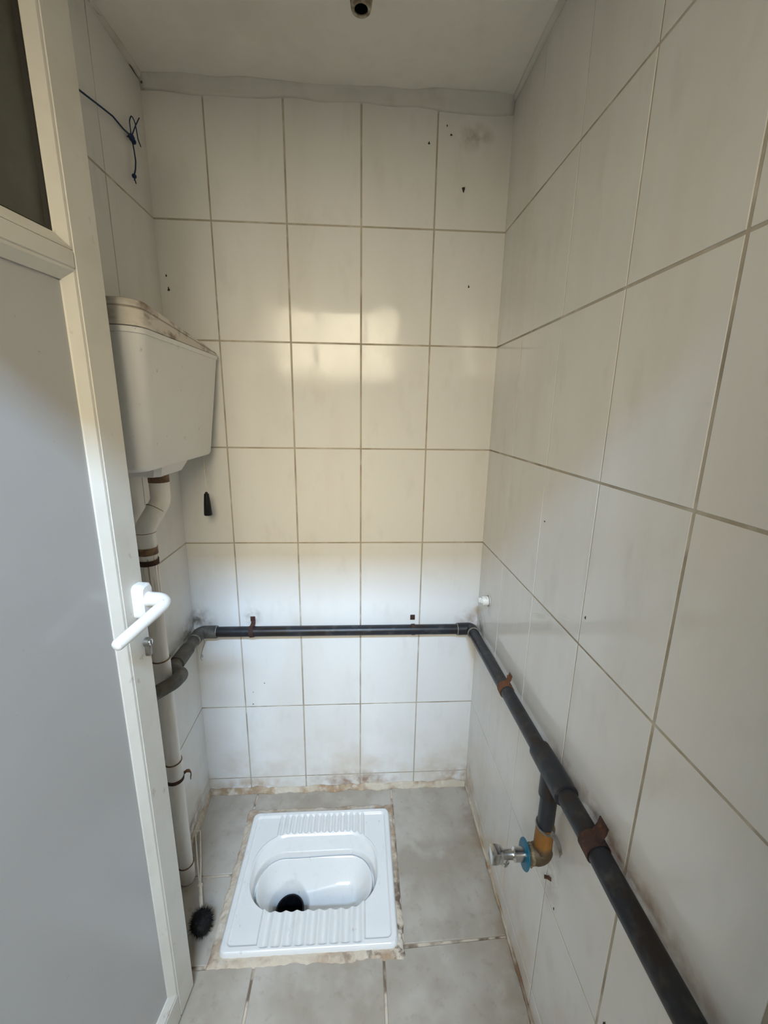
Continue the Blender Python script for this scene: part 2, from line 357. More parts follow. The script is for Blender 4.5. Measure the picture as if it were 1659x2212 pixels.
floor_tile([(XL+0.002, -0.504), (-0.388, -0.502), (-0.385, -0.292), (XL+0.002, -0.296)], -0.0004)
xs = [XL+0.002, -0.270, 0.060, XR-0.002]; ys = [-0.830, -1.164, YO+0.002]
for i in range(3):
    a, b = xs[i]+(g if i else 0), xs[i+1]-(g if i < 2 else 0)
    y0a, y0b = -0.511+0.030*(a+0.40)/0.8, -0.511+0.030*(b+0.40)/0.8
    floor_tile([(a, ys[0]+g), (b, ys[0]+g), (b, y0b), (a, y0a)], random.uniform(-0.0006, 0.0006))
    for y0, y1 in ((ys[1]+g, ys[0]-g), (ys[2], ys[1]-g)):
        floor_tile([(a, y0), (b, y0), (b, y1), (a, y1)], random.uniform(-0.0006, 0.0006))

# mortar bedded round the pan: an irregular raised ring
def ring_strip(name, path_in, path_out, hfun, material, parent):
    n = len(path_in); rings = []
    for i in range(n):
        a, b = Vector(path_in[i]), Vector(path_out[i]); r = []
        for k in range(7):
            s = k/6; p = a.lerp(b, s); z = hfun(p, s, i); r.append((p.x, p.y, z))
        rings.append(r)
    bm = nb(); R = [[bm.verts.new(p) for p in r] for r in rings]
    for i in range(n):
        A, B = R[i], R[(i+1) % n]
        for k in range(6): bm.faces.new((A[k], A[k+1], B[k+1], B[k]))
    return link(name, bm, material, parent, True)
pin, pout = [], []
def rect_path(x0, y0, x1, y1, n):
    P = []
    for (a, b) in (((x0, y0), (x1, y0)), ((x1, y0), (x1, y1)), ((x1, y1), (x0, y1)), ((x0, y1), (x0, y0))):
        for k in range(n): P.append((a[0]+(b[0]-a[0])*k/n, a[1]+(b[1]-a[1])*k/n))
    return P
N4 = 70
pin = rect_path(PX0+0.006, PY0+0.006, PX1-0.006, PY1-0.006, N4)
po = rect_path(PX0-0.024, PY0-0.018, PX1+0.015, PY1+0.026, N4)
cc = Vector(((PX0+PX1)/2, (PY0+PY1)/2))
for i, p in enumerate(po):
    q = Vector(p); v = Vector((q.x, q.y, 0)); k = 0.007*noise.noise(v*22)+0.004*noise.noise(v*70)
    pout.append(q + (q-cc).normalized()*k)
ring_strip('mortar_bed', [(a, b) for a, b in pin], pout,
    lambda p, s, i: (0.0045*(1-s**3)*(1+0.5*noise.noise(Vector((p.x*60, p.y*60, 2))))+0.0012 if s < 0.99 else -0.003), 'mortar', fl)
# mortar fillet along the foot of the walls
def foot(name, a, b, into, seed, wd, ht, parent=fl):
    a, b, into = Vector(a), Vector(b), Vector(into); n = 90; rings = []
    for i in range(n+1):
        p = a.lerp(b, i/n); q = p*18
        k1 = 1+0.6*noise.noise(q+Vector((seed, 0, 0)))+0.3*noise.noise(q*3.1); k2 = 1+0.7*noise.noise(q+Vector((0, seed, 3)))+0.3*noise.noise(q*2.7)
        rings.append([p+Vector((0, 0, -0.003)), p+into*wd*k1+Vector((0, 0, -0.002)), p+into*wd*k1*0.85+Vector((0, 0, 0.003)),
                      p+into*0.007*k2+Vector((0, 0, 0.009*k1)), p+into*0.0025+Vector((0, 0, ht*k2*0.85)), p+Vector((0, 0, ht*k2))-into*0.001])
    bm = nb(); loft(bm, rings); return link(name, bm, 'wallmortar', parent, True)
foot('mortar_fillet', (XL, 0, 0), (XR, 0, 0), (0, -1, 0), 2.2, 0.014, 0.018)
foot('mortar_fillet', (XR, 0, 0), (XR, YF, 0), (-1, 0, 0), 6.4, 0.006, 0.009)
foot('mortar_fillet', (XL, YF, 0), (XL, 0, 0), (1, 0, 0), 9.1, 0.010, 0.020)

# dark chips and fly specks on the tiles
def chip(name, c, xa, ya, r, parent, el=1.4):
    bm = nb(); c = Vector(c); xa, ya = Vector(xa), Vector(ya); nrm = xa.cross(ya); n = 9; R = []
    for rr, h in ((1.0, 0.0001), (0.75, 0.0009)):
        R.append([c + (xa*math.cos(a)*r*rr + ya*math.sin(a)*r*rr*el)*(1+0.35*math.sin(a*3+c.x*90)) + nrm*h for a in (2*math.pi*k/n for k in range(n))])
    loft(bm, R, cap0=False); return link(name, bm, 'dark', parent)
for x, z, r, el in ((0.224, 2.103, .0017, 1.6), (0.178, 2.062, .0028, 1.2), (0.236, 2.083, .003, .8), (0.276, 1.960, .004, 1.7), (0.305, 1.721, .0022, 1.8),
                    (-0.5300, 1.724, .0022, 1.5), (-0.5270, 1.690, .0030, 1.8), (-0.374, 0.372, .002, 1), (-0.331, 0.454, .0018, 1), (-0.371, 0.42, .0014, 1)):
    chip('tile_chip', (x, -0.0002, z), (1, 0, 0), (0, 0, 1), r, wb, el)
for y, z, r, el in ((-0.84, 0.395, .003, 3), (-0.43, 1.145, .003, .5), (-0.66, 0.375, .0017, 2), (-0.63, 1.02, .002, 1.5)):
    chip('tile_chip', (XR-0.0002, y, z), (0, -1, 0), (0, 0, 1), r, wr, el)

# ------------------------------------------------------------------ added washroom behind the camera, shaped for the light, seen only in reflections
YX0, YX1, YT = -1.15, 0.95, 3.3
bm = nb(); box(bm, (YX0-0.2, YY-0.2, -0.30), (YX1+0.2, YO, -0.06)); tag(link('floor_added', bm, 'ground'), 'concrete floor of the added unseen washroom outside the doorway', None, None, 'structure')
bm = nb(); box(bm, (YX0-0.2, YY-0.2, -0.06), (YX1+0.2, YY, YT)); tag(link('wall_added_far', bm, 'outer'), 'cream wall of the added unseen washroom with tall window', None, None, 'structure')
bm = nb(); box(bm, (YX0-0.2, YY, -0.06), (YX0, YO, YT)); tag(link('wall_added_left', bm, 'outer_dark'), 'added unseen dark side wall cutting bounced light left', None, None, 'structure')
bm = nb(); box(bm, (YX1, YY, -0.06), (YX1+0.2, YO, YT)); tag(link('wall_added_right', bm, 'outer_dark'), 'added unseen dark side wall cutting bounced light right', None, None, 'structure')
bm = nb(); box(bm, (YX0-0.2, YY-0.2, YT), (YX1+0.2, YO+0.2, YT+0.15)); tag(link('ceiling_added', bm, 'plaster'), 'high plaster ceiling of the added unseen washroom', None, None, 'structure')
bm = nb(); box(bm, (YX0-0.2, YO, -0.06), (XL-0.16, YO+0.1, YT)); box(bm, (XR+0.16, YO, -0.06), (YX1+0.2, YO+0.1, YT)); box(bm, (XL-0.16, YO, ZC), (XR+0.16, YO+0.1, YT)); tag(link('wall_added_near', bm, 'outer'), 'added unseen washroom side of the front wall around the doorway', None, None, 'structure')
bm = nb()
for lo, hi in (((-.84, 1.64), (-.80, 2.70)), ((.40, 1.64), (.44, 2.70)), ((-.80, 2.66), (.40, 2.70)), ((-.80, 1.64), (.40, 1.68)), ((-.80, 2.32), (.40, 2.355)), ((-.40, 1.68), (-.36, 2.66)), ((0., 1.68), (.04, 2.66)), ((-.44, 2.73), (.40, 2.77)), ((-.44, 2.92), (.40, 2.96)), ((-.44, 2.77), (-.40, 2.92)), ((.36, 2.77), (.40, 2.92))):
    box(bm, (lo[0], YY, lo[1]), (hi[0], YY+.03, hi[1]), .003)
tag(link('window_1', bm, 'frame'), 'cream window frame in the added washroom wall', None, None, 'structure')

# ------------------------------------------------------------------ door
ang = math.radians(7.7); DD = Vector((math.sin(ang), math.cos(ang), 0)); DN = Vector((math.cos(ang), -math.sin(ang), 0))
DP = Vector((-0.4047, -0.5436, 0.0))
DM = Matrix(((DD.x, 0, DN.x, DP.x), (DD.y, 0, DN.y, DP.y), (0, 1, 0, 0), (0, 0, 0, 1)))   # local (s, z, off) -> world
DW, DT = 0.715, 0.044
door = tag(empty('door_1', DP - DD*DW), 'cream framed door leaf standing open with grey panel', None, None, 'structure')
def dbox(name, material, s0, s1, z0, z1, o0, o1, bev=0.002, parent=door):
    bm = nb(); box(bm, (s0, z0, o0), (s1, z1, o1), bev, DM, 1); return link(name, bm, material, parent)
Z0, ZT = 0.012, 1.94
SW = 0.056
dbox('lock_stile', 'frame', -SW, 0, Z0, ZT, -DT, 0)
dbox('hinge_stile', 'frame', -DW, -DW+SW, Z0, ZT, -DT, 0)
dbox('bottom_rail', 'frame', -DW+SW, -SW, Z0, 0.085, -DT, 0)
dbox('middle_rail', 'frame', -DW+SW, -SW, 1.565, 1.590, -DT, 0)
dbox('top_rail', 'frame', -DW+SW, -SW, 1.885, ZT, -DT, 0)
dbox('door_panel', 'panel', -DW+SW, -SW, 0.085, 1.565, -0.028, -0.014, 0.0005)
dbox('window_pane', 'glass', -DW+SW, -SW, 1.590, 1.885, -0.026, -0.020, 0.0005)
def bead(p0, p1, inn, material='frame', wd=0.017, lo=-0.014, hi=-0.001, name='glazing_bead'):
    """a quarter-round strip along the frame, p0 p1 and inn in door coordinates (s,z)"""
    p0, p1, inn = Vector(p0), Vector(p1), Vector(inn); rings = []
    prof = [(0, lo), (wd, lo), (wd, lo+0.003), (wd*0.22, hi-0.0006), (0, hi)]
    t = (p1-p0).normalized()
    for p, sg in ((p0, 1), (p1, -1)):
        rings.append([DM @ Vector((p.x+inn.x*a+t.x*sg*a, p.y+inn.y*a+t.y*sg*a, b)) for a, b in prof])
    bm = nb(); loft(bm, rings); return link(name, bm, material, door)
for z0, z1 in ((0.085, 1.565), (1.590, 1.885)):
    a, b = -DW+SW, -SW
    bead((b, z0), (b, z1), (-1, 0)); bead((a, z1), (a, z0), (1, 0)); bead((a, z0), (b, z0), (0, 1)); bead((b, z1), (a, z1), (0, -1))
# black gasket round the upper pane
bm = nb()
for lo, hi in (((-SW-0.020, 1.607, -0.021), (-SW-0.0165, 1.869, -0.0135)), ((-DW+SW+0.017, 1.606, -0.021), (-SW-0.017, 1.6095, -0.0135))):
    box(bm, lo, hi, 0, DM)
link('pane_gasket', bm, 'seal', door)
# hinges
for z in (0.25, 1.75):
    bm = nb(); p = DM @ Vector((-DW-0.006, z, -0.004)); lathe(bm, p, (0, 0, 1), [(0, .007), (.09, .007)], 16); link('hinge', bm, 'frame', door, 40)
# lever handle
hd = empty('door_handle', DM @ Vector((-0.018, 1.03, 0)) - door.location); hd.parent = door
bm = nb(); s0, s1, z0, z1 = -0.034, -0.003, 0.999, 1.064
def rr2(s0, s1, z0, z1, r, off, n=6):
    out = []
    for cx, cz, a0 in ((s1-r, z1-r, 0), (s0+r, z1-r, 90), (s0+r, z0+r, 180), (s1-r, z0+r, 270)):
        for k in range(n+1):
            a = math.radians(a0+90*k/n); out.append(DM @ Vector((cx+r*math.cos(a), cz+r*math.sin(a), off)))
    return out
loft(bm, [rr2(s0, s1, z0, z1, .010, 0), rr2(s0, s1, z0, z1, .010, .0095), rr2(s0+.0008, s1-.0008, z0+.0008, z1-.0008, .0095, .0100), rr2(s0, s1, z0, z1, .010, .0106),
          rr2(s0, s1, z0, z1, .010, .0165), rr2(s0+.003, s1-.003, z0+.004, z1-.004, .009, .0200)])
link('handle_plate', bm, 'handle', hd, 35)
bm = nb(); lathe(bm, DM @ Vector((-.018, 1.035, .016)), DN, [(0, .0145), (.004, .0138), (.009, .0133), (.0095, .0118), (.0115, .0118)], 24); link('handle_neck', bm, 'handle', hd, 35)
bm = nb()
path = fillet([DM @ Vector(q) for q in ((-.018, 1.035, .012), (-.018, 1.035, .060), (-.138, 1.010, .040))], 0.034, 18)
nP = len(path); rad = [(.0128 + (.0104-.0128)*min(1, k/(nP*0.9))) if k < nP-1 else .0072 for k in range(nP)]
e_ = (path[-1]-path[-2]).normalized()
path = path[:-1] + [path[-1]-e_*0.006, path[-1]-e_*0.002, path[-1]]; rad = rad[:-1] + [.0096, .0080, .0045]
tube(bm, path, rad, 22); link('lever', bm, 'handle', hd, 50)
# euro profile lock cylinder
lc = empty('lock_cylinder', DM @ Vector((-.0125, .935, 0)) - door.location); lc.parent = door
bm = nb(); lathe(bm, DM @ Vector((-.0125, .9435, -.004)), DN, [(0, .0088), (.0125, .0088), (.0135, .0080)], 26)
box(bm, (-.0175, .916, -.004), (-.0075, .940, .0085), .002, DM); link('cylinder_body', bm, 'steel', lc, 35)
bm = nb(); lathe(bm, DM @ Vector((-.0125, .9435, .0093)), DN, [(0, .0063), (.0012, .0060)], 22); link('key_plug', bm, 'chrome', lc, 35)
bm = nb(); box(bm, (-.0134, .9385, .0100), (-.0116, .9480, .0109), 0, DM); link('keyhole', bm, 'dark', lc)

# ------------------------------------------------------------------ squat toilet
pan = tag(empty('squat_toilet', ((PX0+PX1)/2, (PY0+PY1)/2, 0)), 'white porcelain squat toilet pan with ribbed footrests set in floor', 'toilet')
def sdrb(x, y, cx, cy, hx, hy, r):
    qx, qy = abs(x-cx)-hx+r, abs(y-cy)-hy+r
    return min(max(qx, qy), 0) + math.hypot(max(qx, 0), max(qy, 0)) - r
RIM = 0.019; DRX, DRY, DRR = -0.214, -0.322, 0.041
PCX, PCY, PHX, PHY = (PX0+PX1)/2, (PY0+PY1)/2, (PX1-PX0)/2, (PY1-PY0)/2
def pan_z(x, y):
    do = sdrb(x, y, PCX, PCY, PHX, PHY, 0.022)
    z = RIM
    # corner pads, a little sunk
    pad_in = max(sdrb(x, y, PCX, PCY, PHX-0.019, PHY-0.019, 0.012), -max(-0.271-x, x-0.012))
    z -= 0.0065*sstep(0.003, -0.003, pad_in)
    # ribs
    if -0.27 < x < 0.010:
        if y < -0.29:
            ends = sstep(-0.4855, -0.479, y - 0.0)
            t = (x+0.268)/0.0305
            z -= 0.0080*ends*(0.5-0.5*math.cos(2*math.pi*t))**0.8 if 0 < t < 9 else 0
        else:
            ends = sstep(-0.1145, -0.121, y)
            t = (x+0.268)/0.0198
            z -= 0.0070*ends*(0.5-0.5*math.cos(2*math.pi*t)) if 0 < t < 14 else 0
    # bowl: sloping lip, ledge line, basin
    b1 = sdrb(x, y, -0.138, -0.290, 0.194, 0.113, 0.098)
    b2 = sdrb(x, y, -0.137, -0.313, 0.181, 0.087, 0.082)
    if b1 < 0:
        tot = (-b1)/max(1e-6, (-b1)+max(b2, 0))
        z2 = RIM - 0.006*sstep(0, -0.012, b1) - 0.017*tot
        z = z*(1-sstep(0, -0.006, b1)) + z2*sstep(0, -0.006, b1)
    if b2 < 0.0005:
        z = -0.004 - 0.030*sstep(0.0005, -0.002, b2) + 0.024*sstep(-0.0040, -0.0105, b2) - 0.064*sstep(-0.004, -0.064, b2)**0.9
        dd = math.hypot(x-DRX, y-DRY)
        z -= 0.020*sstep(0.16, 0.05, dd)*sstep(0, -0.03, b2)
        z = min(z, z*(1-sstep(0.062, 0.044, dd)) + (-0.118)*sstep(0.062, 0.044, dd))
    z -= 0.017*(1-math.sqrt(max(0, 1-max(0, min(1, (do+0.008)/0.008))**2)))
    return max(z, -0.12)
NX, NY = 330, 282
bm = nb(); V = {}
for i in range(NX+1):
    for j in range(NY+1):
        x, y = PX0+(PX1-PX0)*i/NX, PY0+(PY1-PY0)*j/NY
        d = sdrb(x, y, PCX, PCY, PHX, PHY, 0.022)
        if d > 0:      # pull the corner in to the rounded outline
            qx, qy = abs(x-PCX)-PHX+.022, abs(y-PCY)-PHY+.022; l = math.hypot(qx, qy)
            x = PCX + math.copysign(PHX-.022+qx*.022/l, x-PCX); y = PCY + math.copysign(PHY-.022+qy*.022/l, y-PCY)
        dd = math.hypot(x-DRX, y-DRY)
        V[i, j] = None if dd < DRR-0.0015 else bm.verts.new((x, y, pan_z(x, y)))
for i in range(NX):
    for j in range(NY):
        q = [V[i, j], V[i+1, j], V[i+1, j+1], V[i, j+1]]
        if all(q):
            try: bm.faces.new(q)
            except ValueError: pass
bmesh.ops.remove_doubles(bm, verts=bm.verts, dist=1e-6)
link('pan_body', bm, 'porcelain', pan, True)
bm = nb(); lathe(bm, (DRX, DRY, -0.100), (0, 0, -1), [(0.004, DRR+0.002), (0.0, DRR+0.0005), (0.001, DRR-0.003), (0.06, DRR-0.008), (0.115, DRR-0.010)], 40, False, True)
tag(link('drain_pipe', bm, 'black', pan, 40), 'black drain outlet')

# ------------------------------------------------------------------ cistern on the left wall
cis = tag(empty('cistern', (XL, -0.245, 1.25)), 'white plastic flush cistern with grimy lid high on left wall', 'cistern')
def cis_ring(z, x1, y0, y1, rn, rf, grow=0.0):
    x1 += grow; y0 -= grow; y1 += grow; out = [(XL, y0, z)]
    for k in range(9):
        a = math.radians(90*k/8); out.append((x1-rn+rn*math.sin(a), y0+rn-rn*math.cos(a), z))
    for k in range(9):
        a = math.radians(90*k/8); out.append((x1-rf+rf*math.cos(a), y1-rf+rf*math.sin(a), z))
    out.append((XL, y1, z)); return [Vector(p) for p in out]
bm = nb()
loft(bm, [cis_ring(1.2470, -.434, -.440, -.065, .03, .018), cis_ring(1.2490, -.428, -.447, -.058, .036, .022), cis_ring(1.256, -.424, -.452, -.054, .040, .024),
          cis_ring(1.40, -.411, -.461, -.034, .042, .022), cis_ring(1.505, -.4015, -.468, -.021, .042, .02), cis_ring(1.5055, -.3995, -.470, -.019, .042, .02), cis_ring(1.515, -.399, -.470, -.018, .042, .02)])
link('tank', bm, 'cistern', cis, 40)
def lid_ring(t, grow):
    base = cis_ring(1.515, -.399, -.470, -.018, .042, .02, grow); out = []
    for p in base:
        y = p.y
        if y < -0.417: top = 1.5627
        elif y < -0.273: top = 1.5627+(1.5544-1.5627)*(y+.417)/.144
        elif y < -0.11: top = 1.5544+(1.537-1.5544)*(y+.273)/.163
        else: top = 1.537+(1.5205-1.537)*(y+.11)/.09
        out.append(Vector((p.x, p.y, 1.5155+(top-1.5155)*t)))
    return out
bm = nb(); loft(bm, [lid_ring(0.0, -.003), lid_ring(0.03, .001), lid_ring(0.12, .0005), lid_ring(0.66, -.0015), lid_ring(0.70, -.004), lid_ring(0.74, -.001), lid_ring(0.97, -.002), lid_ring(1.0, -.005)])
link('lid', bm, 'lid', cis, 40)
bm = nb()
def frr(x0, x1, y0, y1, z): return [Vector(p) for p in ((x0, y0, z), (x1-.012, y0, z), (x1, y0+.012, z), (x1, y1-.012, z), (x1-.012, y1, z), (x0, y1, z))]
loft(bm, [frr(XL+.012, -.448, -.335, -.165, 1.248), frr(XL+.012, -.450, -.333, -.167, 1.240), frr(XL+.016, -.458, -.322, -.185, 1.2205), frr(XL+.02, -.464, -.312, -.193, 1.2175)])
link('outlet_skirt', bm, 'cistern', cis, 30)

# ------------------------------------------------------------------ white flush pipe
fp = tag(empty('flush_pipe', (XL+.03, -.293, 0)), 'white plastic flush pipe running from cistern down to the floor', 'pipe')
PXX, PYY, PR = XL+.030, -.293, .0208
bm = nb(); tube(bm, fillet([(-.492, -.252, 1.2175), (-.492, -.252, 1.150), (PXX, PYY, 1.090), (PXX, PYY, 1.02)], .035, 10), PR+.0022, 26); link('elbow', bm, 'pvc_white', fp, 40)
bm = nb(); lathe(bm, (-.492, -.252, 1.198), (0, 0, 1), [(0, PR+.0028), (.0185, PR+.0026)], 26); link('union_ring', bm, 'gasket', fp, 40)
bm = nb(); tube(bm, [(PXX, PYY, 1.03), (PXX, PYY, .742), ], PR, 26); tube(bm, [(PXX, PYY, .742), (PXX, PYY, .425)], PR, 26); tube(bm, [(PXX, PYY, .425), (PXX, PYY, 0.0)], PR, 26); link('straight_pipe', bm, 'pvc_white', fp, 40)
for z, ln in ((.742, -.075), (.425, -.06), (.062, -.062)):
    bm = nb(); lathe(bm, (PXX, PYY, z), (0, 0, -1), [(0, PR), (0, PR+.0022), (-ln*0.92, PR+.0022), (-ln, PR)], 26); link('socket', bm, 'pvc_white', fp, 40)
    bm = nb(); lathe(bm, (PXX, PYY, z+.0006), (0, 0, -1), [(0, PR+.0026), (.0022, PR+.0028)], 26); link('joint_ring', bm, 'gasket', fp, 40)
# small dark joint lines of the elbow
for c, ax in (((-.5005, -.2645, 1.1335), (-.42, -.62, -.9)), ((PXX, PYY+.0005, 1.083), (0, 0, -1))):
    bm = nb(); lathe(bm, c, ax, [(0, PR+.0029), (.0014, PR+.0030)], 26); link('joint_ring', bm, 'gasket', fp, 40)
bm = nb(); lathe(bm, (PXX, PYY, 1.028), (0, 0, 1), [(0, PR+.0032), (.018, PR+.0033)], 26); link('wrapped_tape', bm, 'gasket', fp, 40)
def tab_clamp(parent, c, axis, r, wd, wall_dir, tab_dir, material='rust', tab=.022, curl=0):
    c = Vector(c); ax = Vector(axis).normalized(); wd_ = Vector(wall_dir).normalized(); td = Vector(tab_dir).normalized()
    cl = empty('pipe_clamp', c-Vector(parent.location)); cl.parent = parent
    bm = nb(); band(bm, c, ax, r, wd, .0016, ref=wd_, n=30); link('clamp_band', bm, material, cl, 40)
    bm = nb(); p = c+td*(r+.0005)
    pts = [p-td*.004, p+td*.004+wd_*.003, p+td*tab*.6+wd_*.009-td*curl, p+td*tab+wd_*(.011)]
    strap(bm, pts, ax, wd*0.85, .0018, wd_*-1); link('clamp_tab', bm, material, cl, 40)
    bm = nb(); q = p+td*tab*.78+wd_*.008; lathe(bm, q-wd_*.004, -wd_, [(0, .0042), (.002, .0040), (.003, .0026)], 12); link('screw', bm, material, cl, 40)
    return cl
tab_clamp(fp, (PXX, PYY, 1.008), (0, 0, 1), PR+.0012, .013, (-1, 0, 0), (.25, 1, 0), tab=.016)
lc2 = empty('pipe_clamp', Vector((PXX, PYY, .368))-Vector(fp.location)); lc2.parent = fp
bm = nb(); band(bm, (PXX, PYY, .368), (0.06, 0.0, 1), PR+.0012, .011, .0018, ref=(-1, 0, 0), n=30); link('clamp_band', bm, 'rust', lc2, 40)
sil = Vector((.89, .46, 0)); cc3 = Vector((PXX, PYY, .368)); zz = Vector((0, 0, 1)); bm = nb()
strap(bm, [cc3+sil*(PR-.003)+zz*.001, cc3+sil*(PR+.009)+zz*.007, cc3+sil*(PR+.016)+zz*.004, cc3+sil*(PR+.0195)-zz*.006, cc3+sil*(PR+.0165)-zz*.022], (-.46, .89, 0), .011, .0020, (.6, .3, .8)); link('clamp_tab', bm, 'rust_orange', lc2, 40)

# ------------------------------------------------------------------ pull cord
pc = tag(empty('pull_cord', (-.4450, -.076, 1.24)), 'black cone pull handle hanging on thin cord below the cistern', 'pull cord')
bm = nb(); tube(bm, [(-.447, -.074, 1.252), (-.4460, -.0755, 1.19), (-.4450, -.076, 1.136)], .0009, 8); tube(bm, [(-.444, -.078, 1.252), (-.4446, -.0775, 1.19), (-.4450, -.076, 1.136)], .0009, 8); link('cord', bm, 'ivory', pc)
bm = nb(); lathe(bm, (-.445, -.076, 1.140), (0, 0, -1), [(0, .0025), (.003, .0042), (.005, .0040), (.0055, .0068), (.035, .0095), (.066, .0115), (.069, .0105)], 22); link('pull_handle', bm, 'black', pc, 40)

# ------------------------------------------------------------------ grey supply pipe
sp = tag(empty('water_pipe', (0, -.022, .662)), 'dark grey plastic water pipe running round three walls at knee height', 'pipe')
R = .0168; YB = -.0215; ZL, ZR, ZN = .664, .661, .697
XLP, XRP = XL+.028, XR-.0255
bm = nb(); tube(bm, [(XLP+.03, YB, ZL), (XRP-.03, YB, ZR)], R, 24); link('back_pipe', bm, 'pvc_grey', sp, 40)
def zr(y): return ZR + (ZN-ZR)*min(1, (-y)/0.75)
bm = nb(); tube(bm, [(XRP, -.05, zr(-.05)), (XRP, -.59, zr(-.59))], R, 24); tube(bm, [(XRP, -.59, zr(-.59)), (XRP, -.75, ZN), (XRP, YF-.002, ZN)], R+.0012, 24); link('side_pipe', bm, 'pvc_grey', sp, 40)
# corner elbows
bm = nb(); tube(bm, fillet([(XRP-.046, YB, ZR), (XRP, YB, ZR+.001), (XRP, -.052, zr(-.05))], .016, 8), R+.0034, 24); link('elbow', bm, 'pvc_grey', sp, 45)
bm = nb(); tube(bm, fillet([(XLP+.050, YB, ZL), (XLP, YB, ZL), (XLP, -.075, ZL+.003)], .020, 8), R+.0034, 24); link('elbow', bm, 'pvc_dusty', sp, 45)
for c, ax in (((XLP+.051, YB, ZL), (1, 0, 0)), ((XLP, -.076, ZL+.003), (0, -1, 0)), ((XRP-.047, YB, ZR), (-1, 0, 0)), ((XRP, -.053, zr(-.05)), (0, -1, 0))):
    bm = nb(); lathe(bm, c, ax, [(0, R+.0036), (.0022, R+.0030)], 24); link('glue_ring', bm, 'glue', sp, 40)
# left run with coupling and swan neck over the white pipe
bm = nb(); tube(bm, [(XLP, -.06, ZL+.002), (XLP, -.215, ZL+.006)], R, 24); link('left_pipe', bm, 'pvc_dusty', sp, 40)
bm = nb(); lathe(bm, (XLP, -.125, ZL+.004), (0, -1, 0.02), [(0, R), (.001, R+.0035), (.082, R+.0045), (.083, R)], 24); link('coupling', bm, 'pvc_dusty', sp, 40)
bm = nb(); tube(bm, fillet([(XLP, -.205, ZL+.006), (XLP, -.235, ZL+.007), (-.4770, -.272, .680), (-.4770, -.322, .690), (XLP, -.390, .692), (XLP, -.60, .692)], .035, 9), R+.0005, 24); link('swan_neck', bm, 'pvc_dusty', sp, 50)
# tee, branch and brass elbow on the right wall
TY = -.632
bm = nb(); dirv = (Vector((XRP, -.69, zr(-.69)))-Vector((XRP, -.573, zr(-.573)))); lathe(bm, (XRP, -.573, zr(-.573)), dirv, [(0, R+.001), (.001, R+.0052), (dirv.length-.001, R+.0058), (dirv.length, R+.001)], 26)
tube(bm, [(XRP, TY, zr(TY)), (XRP, TY, .636)], R+.0040, 24); link('tee', bm, 'pvc_grey', sp, 40)
bm = nb(); tube(bm, [(XRP, TY, .65), (XRP, TY, .548)], R-.0005, 24); link('branch_pipe', bm, 'pvc_grey', sp, 40)
bm = nb(); tube(bm, fillet([(XRP, TY, .560), (XRP, TY, .487), (XRP-.0260, TY, .4865)], .020, 10), [R+.0010]*1+[R+.0020]*1+[R+.0045]*10+[R+.001], 26)
link('brass_elbow', bm, 'brass', sp, 50)
bm = nb(); lathe(bm, (XRP-.018, TY, .4865), (-1, 0, 0), [(0, R+.001), (.004, R+.004), (.009, R+.0030), (.0125, R-.004)], 18); tube(bm, [(XRP-.021, TY+.004, .470), (XRP-.020, TY-.003, .462), (XRP-.021, TY-.004, .455)], [.006, .005, .002], 8); link('sealing_hemp', bm, 'hemp', sp, 40)
cl = empty('pipe_clamp', Vector((XRP, TY, .559))-Vector(sp.location)); cl.parent = sp
bm = nb(); band(bm, (XRP, TY, .559), (0.25, -.18, 1), R+.0015, .0045, .0018, ref=(1, 0, 0), n=30)
strap(bm, [(XRP+.005, TY-.016, .560), (XRP+.012, TY-.026, .555), (XRP+.016, TY-.036, .544), (XRP+.0165, TY-.041, .533)], (0.4, 0, 1), .010, .0016, (-1, -.5, 0)); link('clamp_band', bm, 'steel', cl, 40)
# rusty clamps
tab_clamp(sp, (XRP, -.365, zr(-.365)), (0, -1, 0), R+.0006, .022, (1, 0, 0), (0, 0, 1), 'rust_orange', .026)
tab_clamp(sp, (XRP, -.782, ZN), (0, -1, 0), R+.0018, .028, (1, 0, 0), (0, 0, 1), 'rust', .028)
def back_clamp(x, full):
    z = ZL+(ZR-ZL)*(x+.5)/.87
    cl = empty('pipe_clamp', Vector((x, YB, z))-Vector(sp.location)); cl.parent = sp
    if full:
        bm = nb(); band(bm, (x, YB, z), (1, 0, .12), R+.0006, .014, .0016, ref=(0, 1, 0), n=30); link('clamp_band', bm, 'rust', cl, 40)
    else:
        bm = nb(); band(bm, (x, YB, z), (1, 0, .0), R+.0003, .012, .0010, ref=(0, 1, 0), n=30); link('clamp_band', bm, 'pvc_grey', cl, 40)
        bm = nb(); band(bm, (x, YB, z), (1, 0, .0), R+.0010, .012, .0010, math.radians(60), math.radians(130), ref=(0, 1, 0), n=10); link('band_end', bm, 'rust', cl, 40)
    bm = nb(); box(bm, (x-.008, -.0035, z+.026), (x+.008, -.0002, z+.044), .0015)
    if full: strap(bm, [(x+.002, -.003, z+.030), (x+.002, -.010, z+.023), (x, -.022, z+.0178)], (1, 0, 0), .013, .0016, (0, -1, .6))
    link('clamp_tab', bm, 'rust', cl, 40)
back_clamp(-.356, True); back_clamp(.176, False)

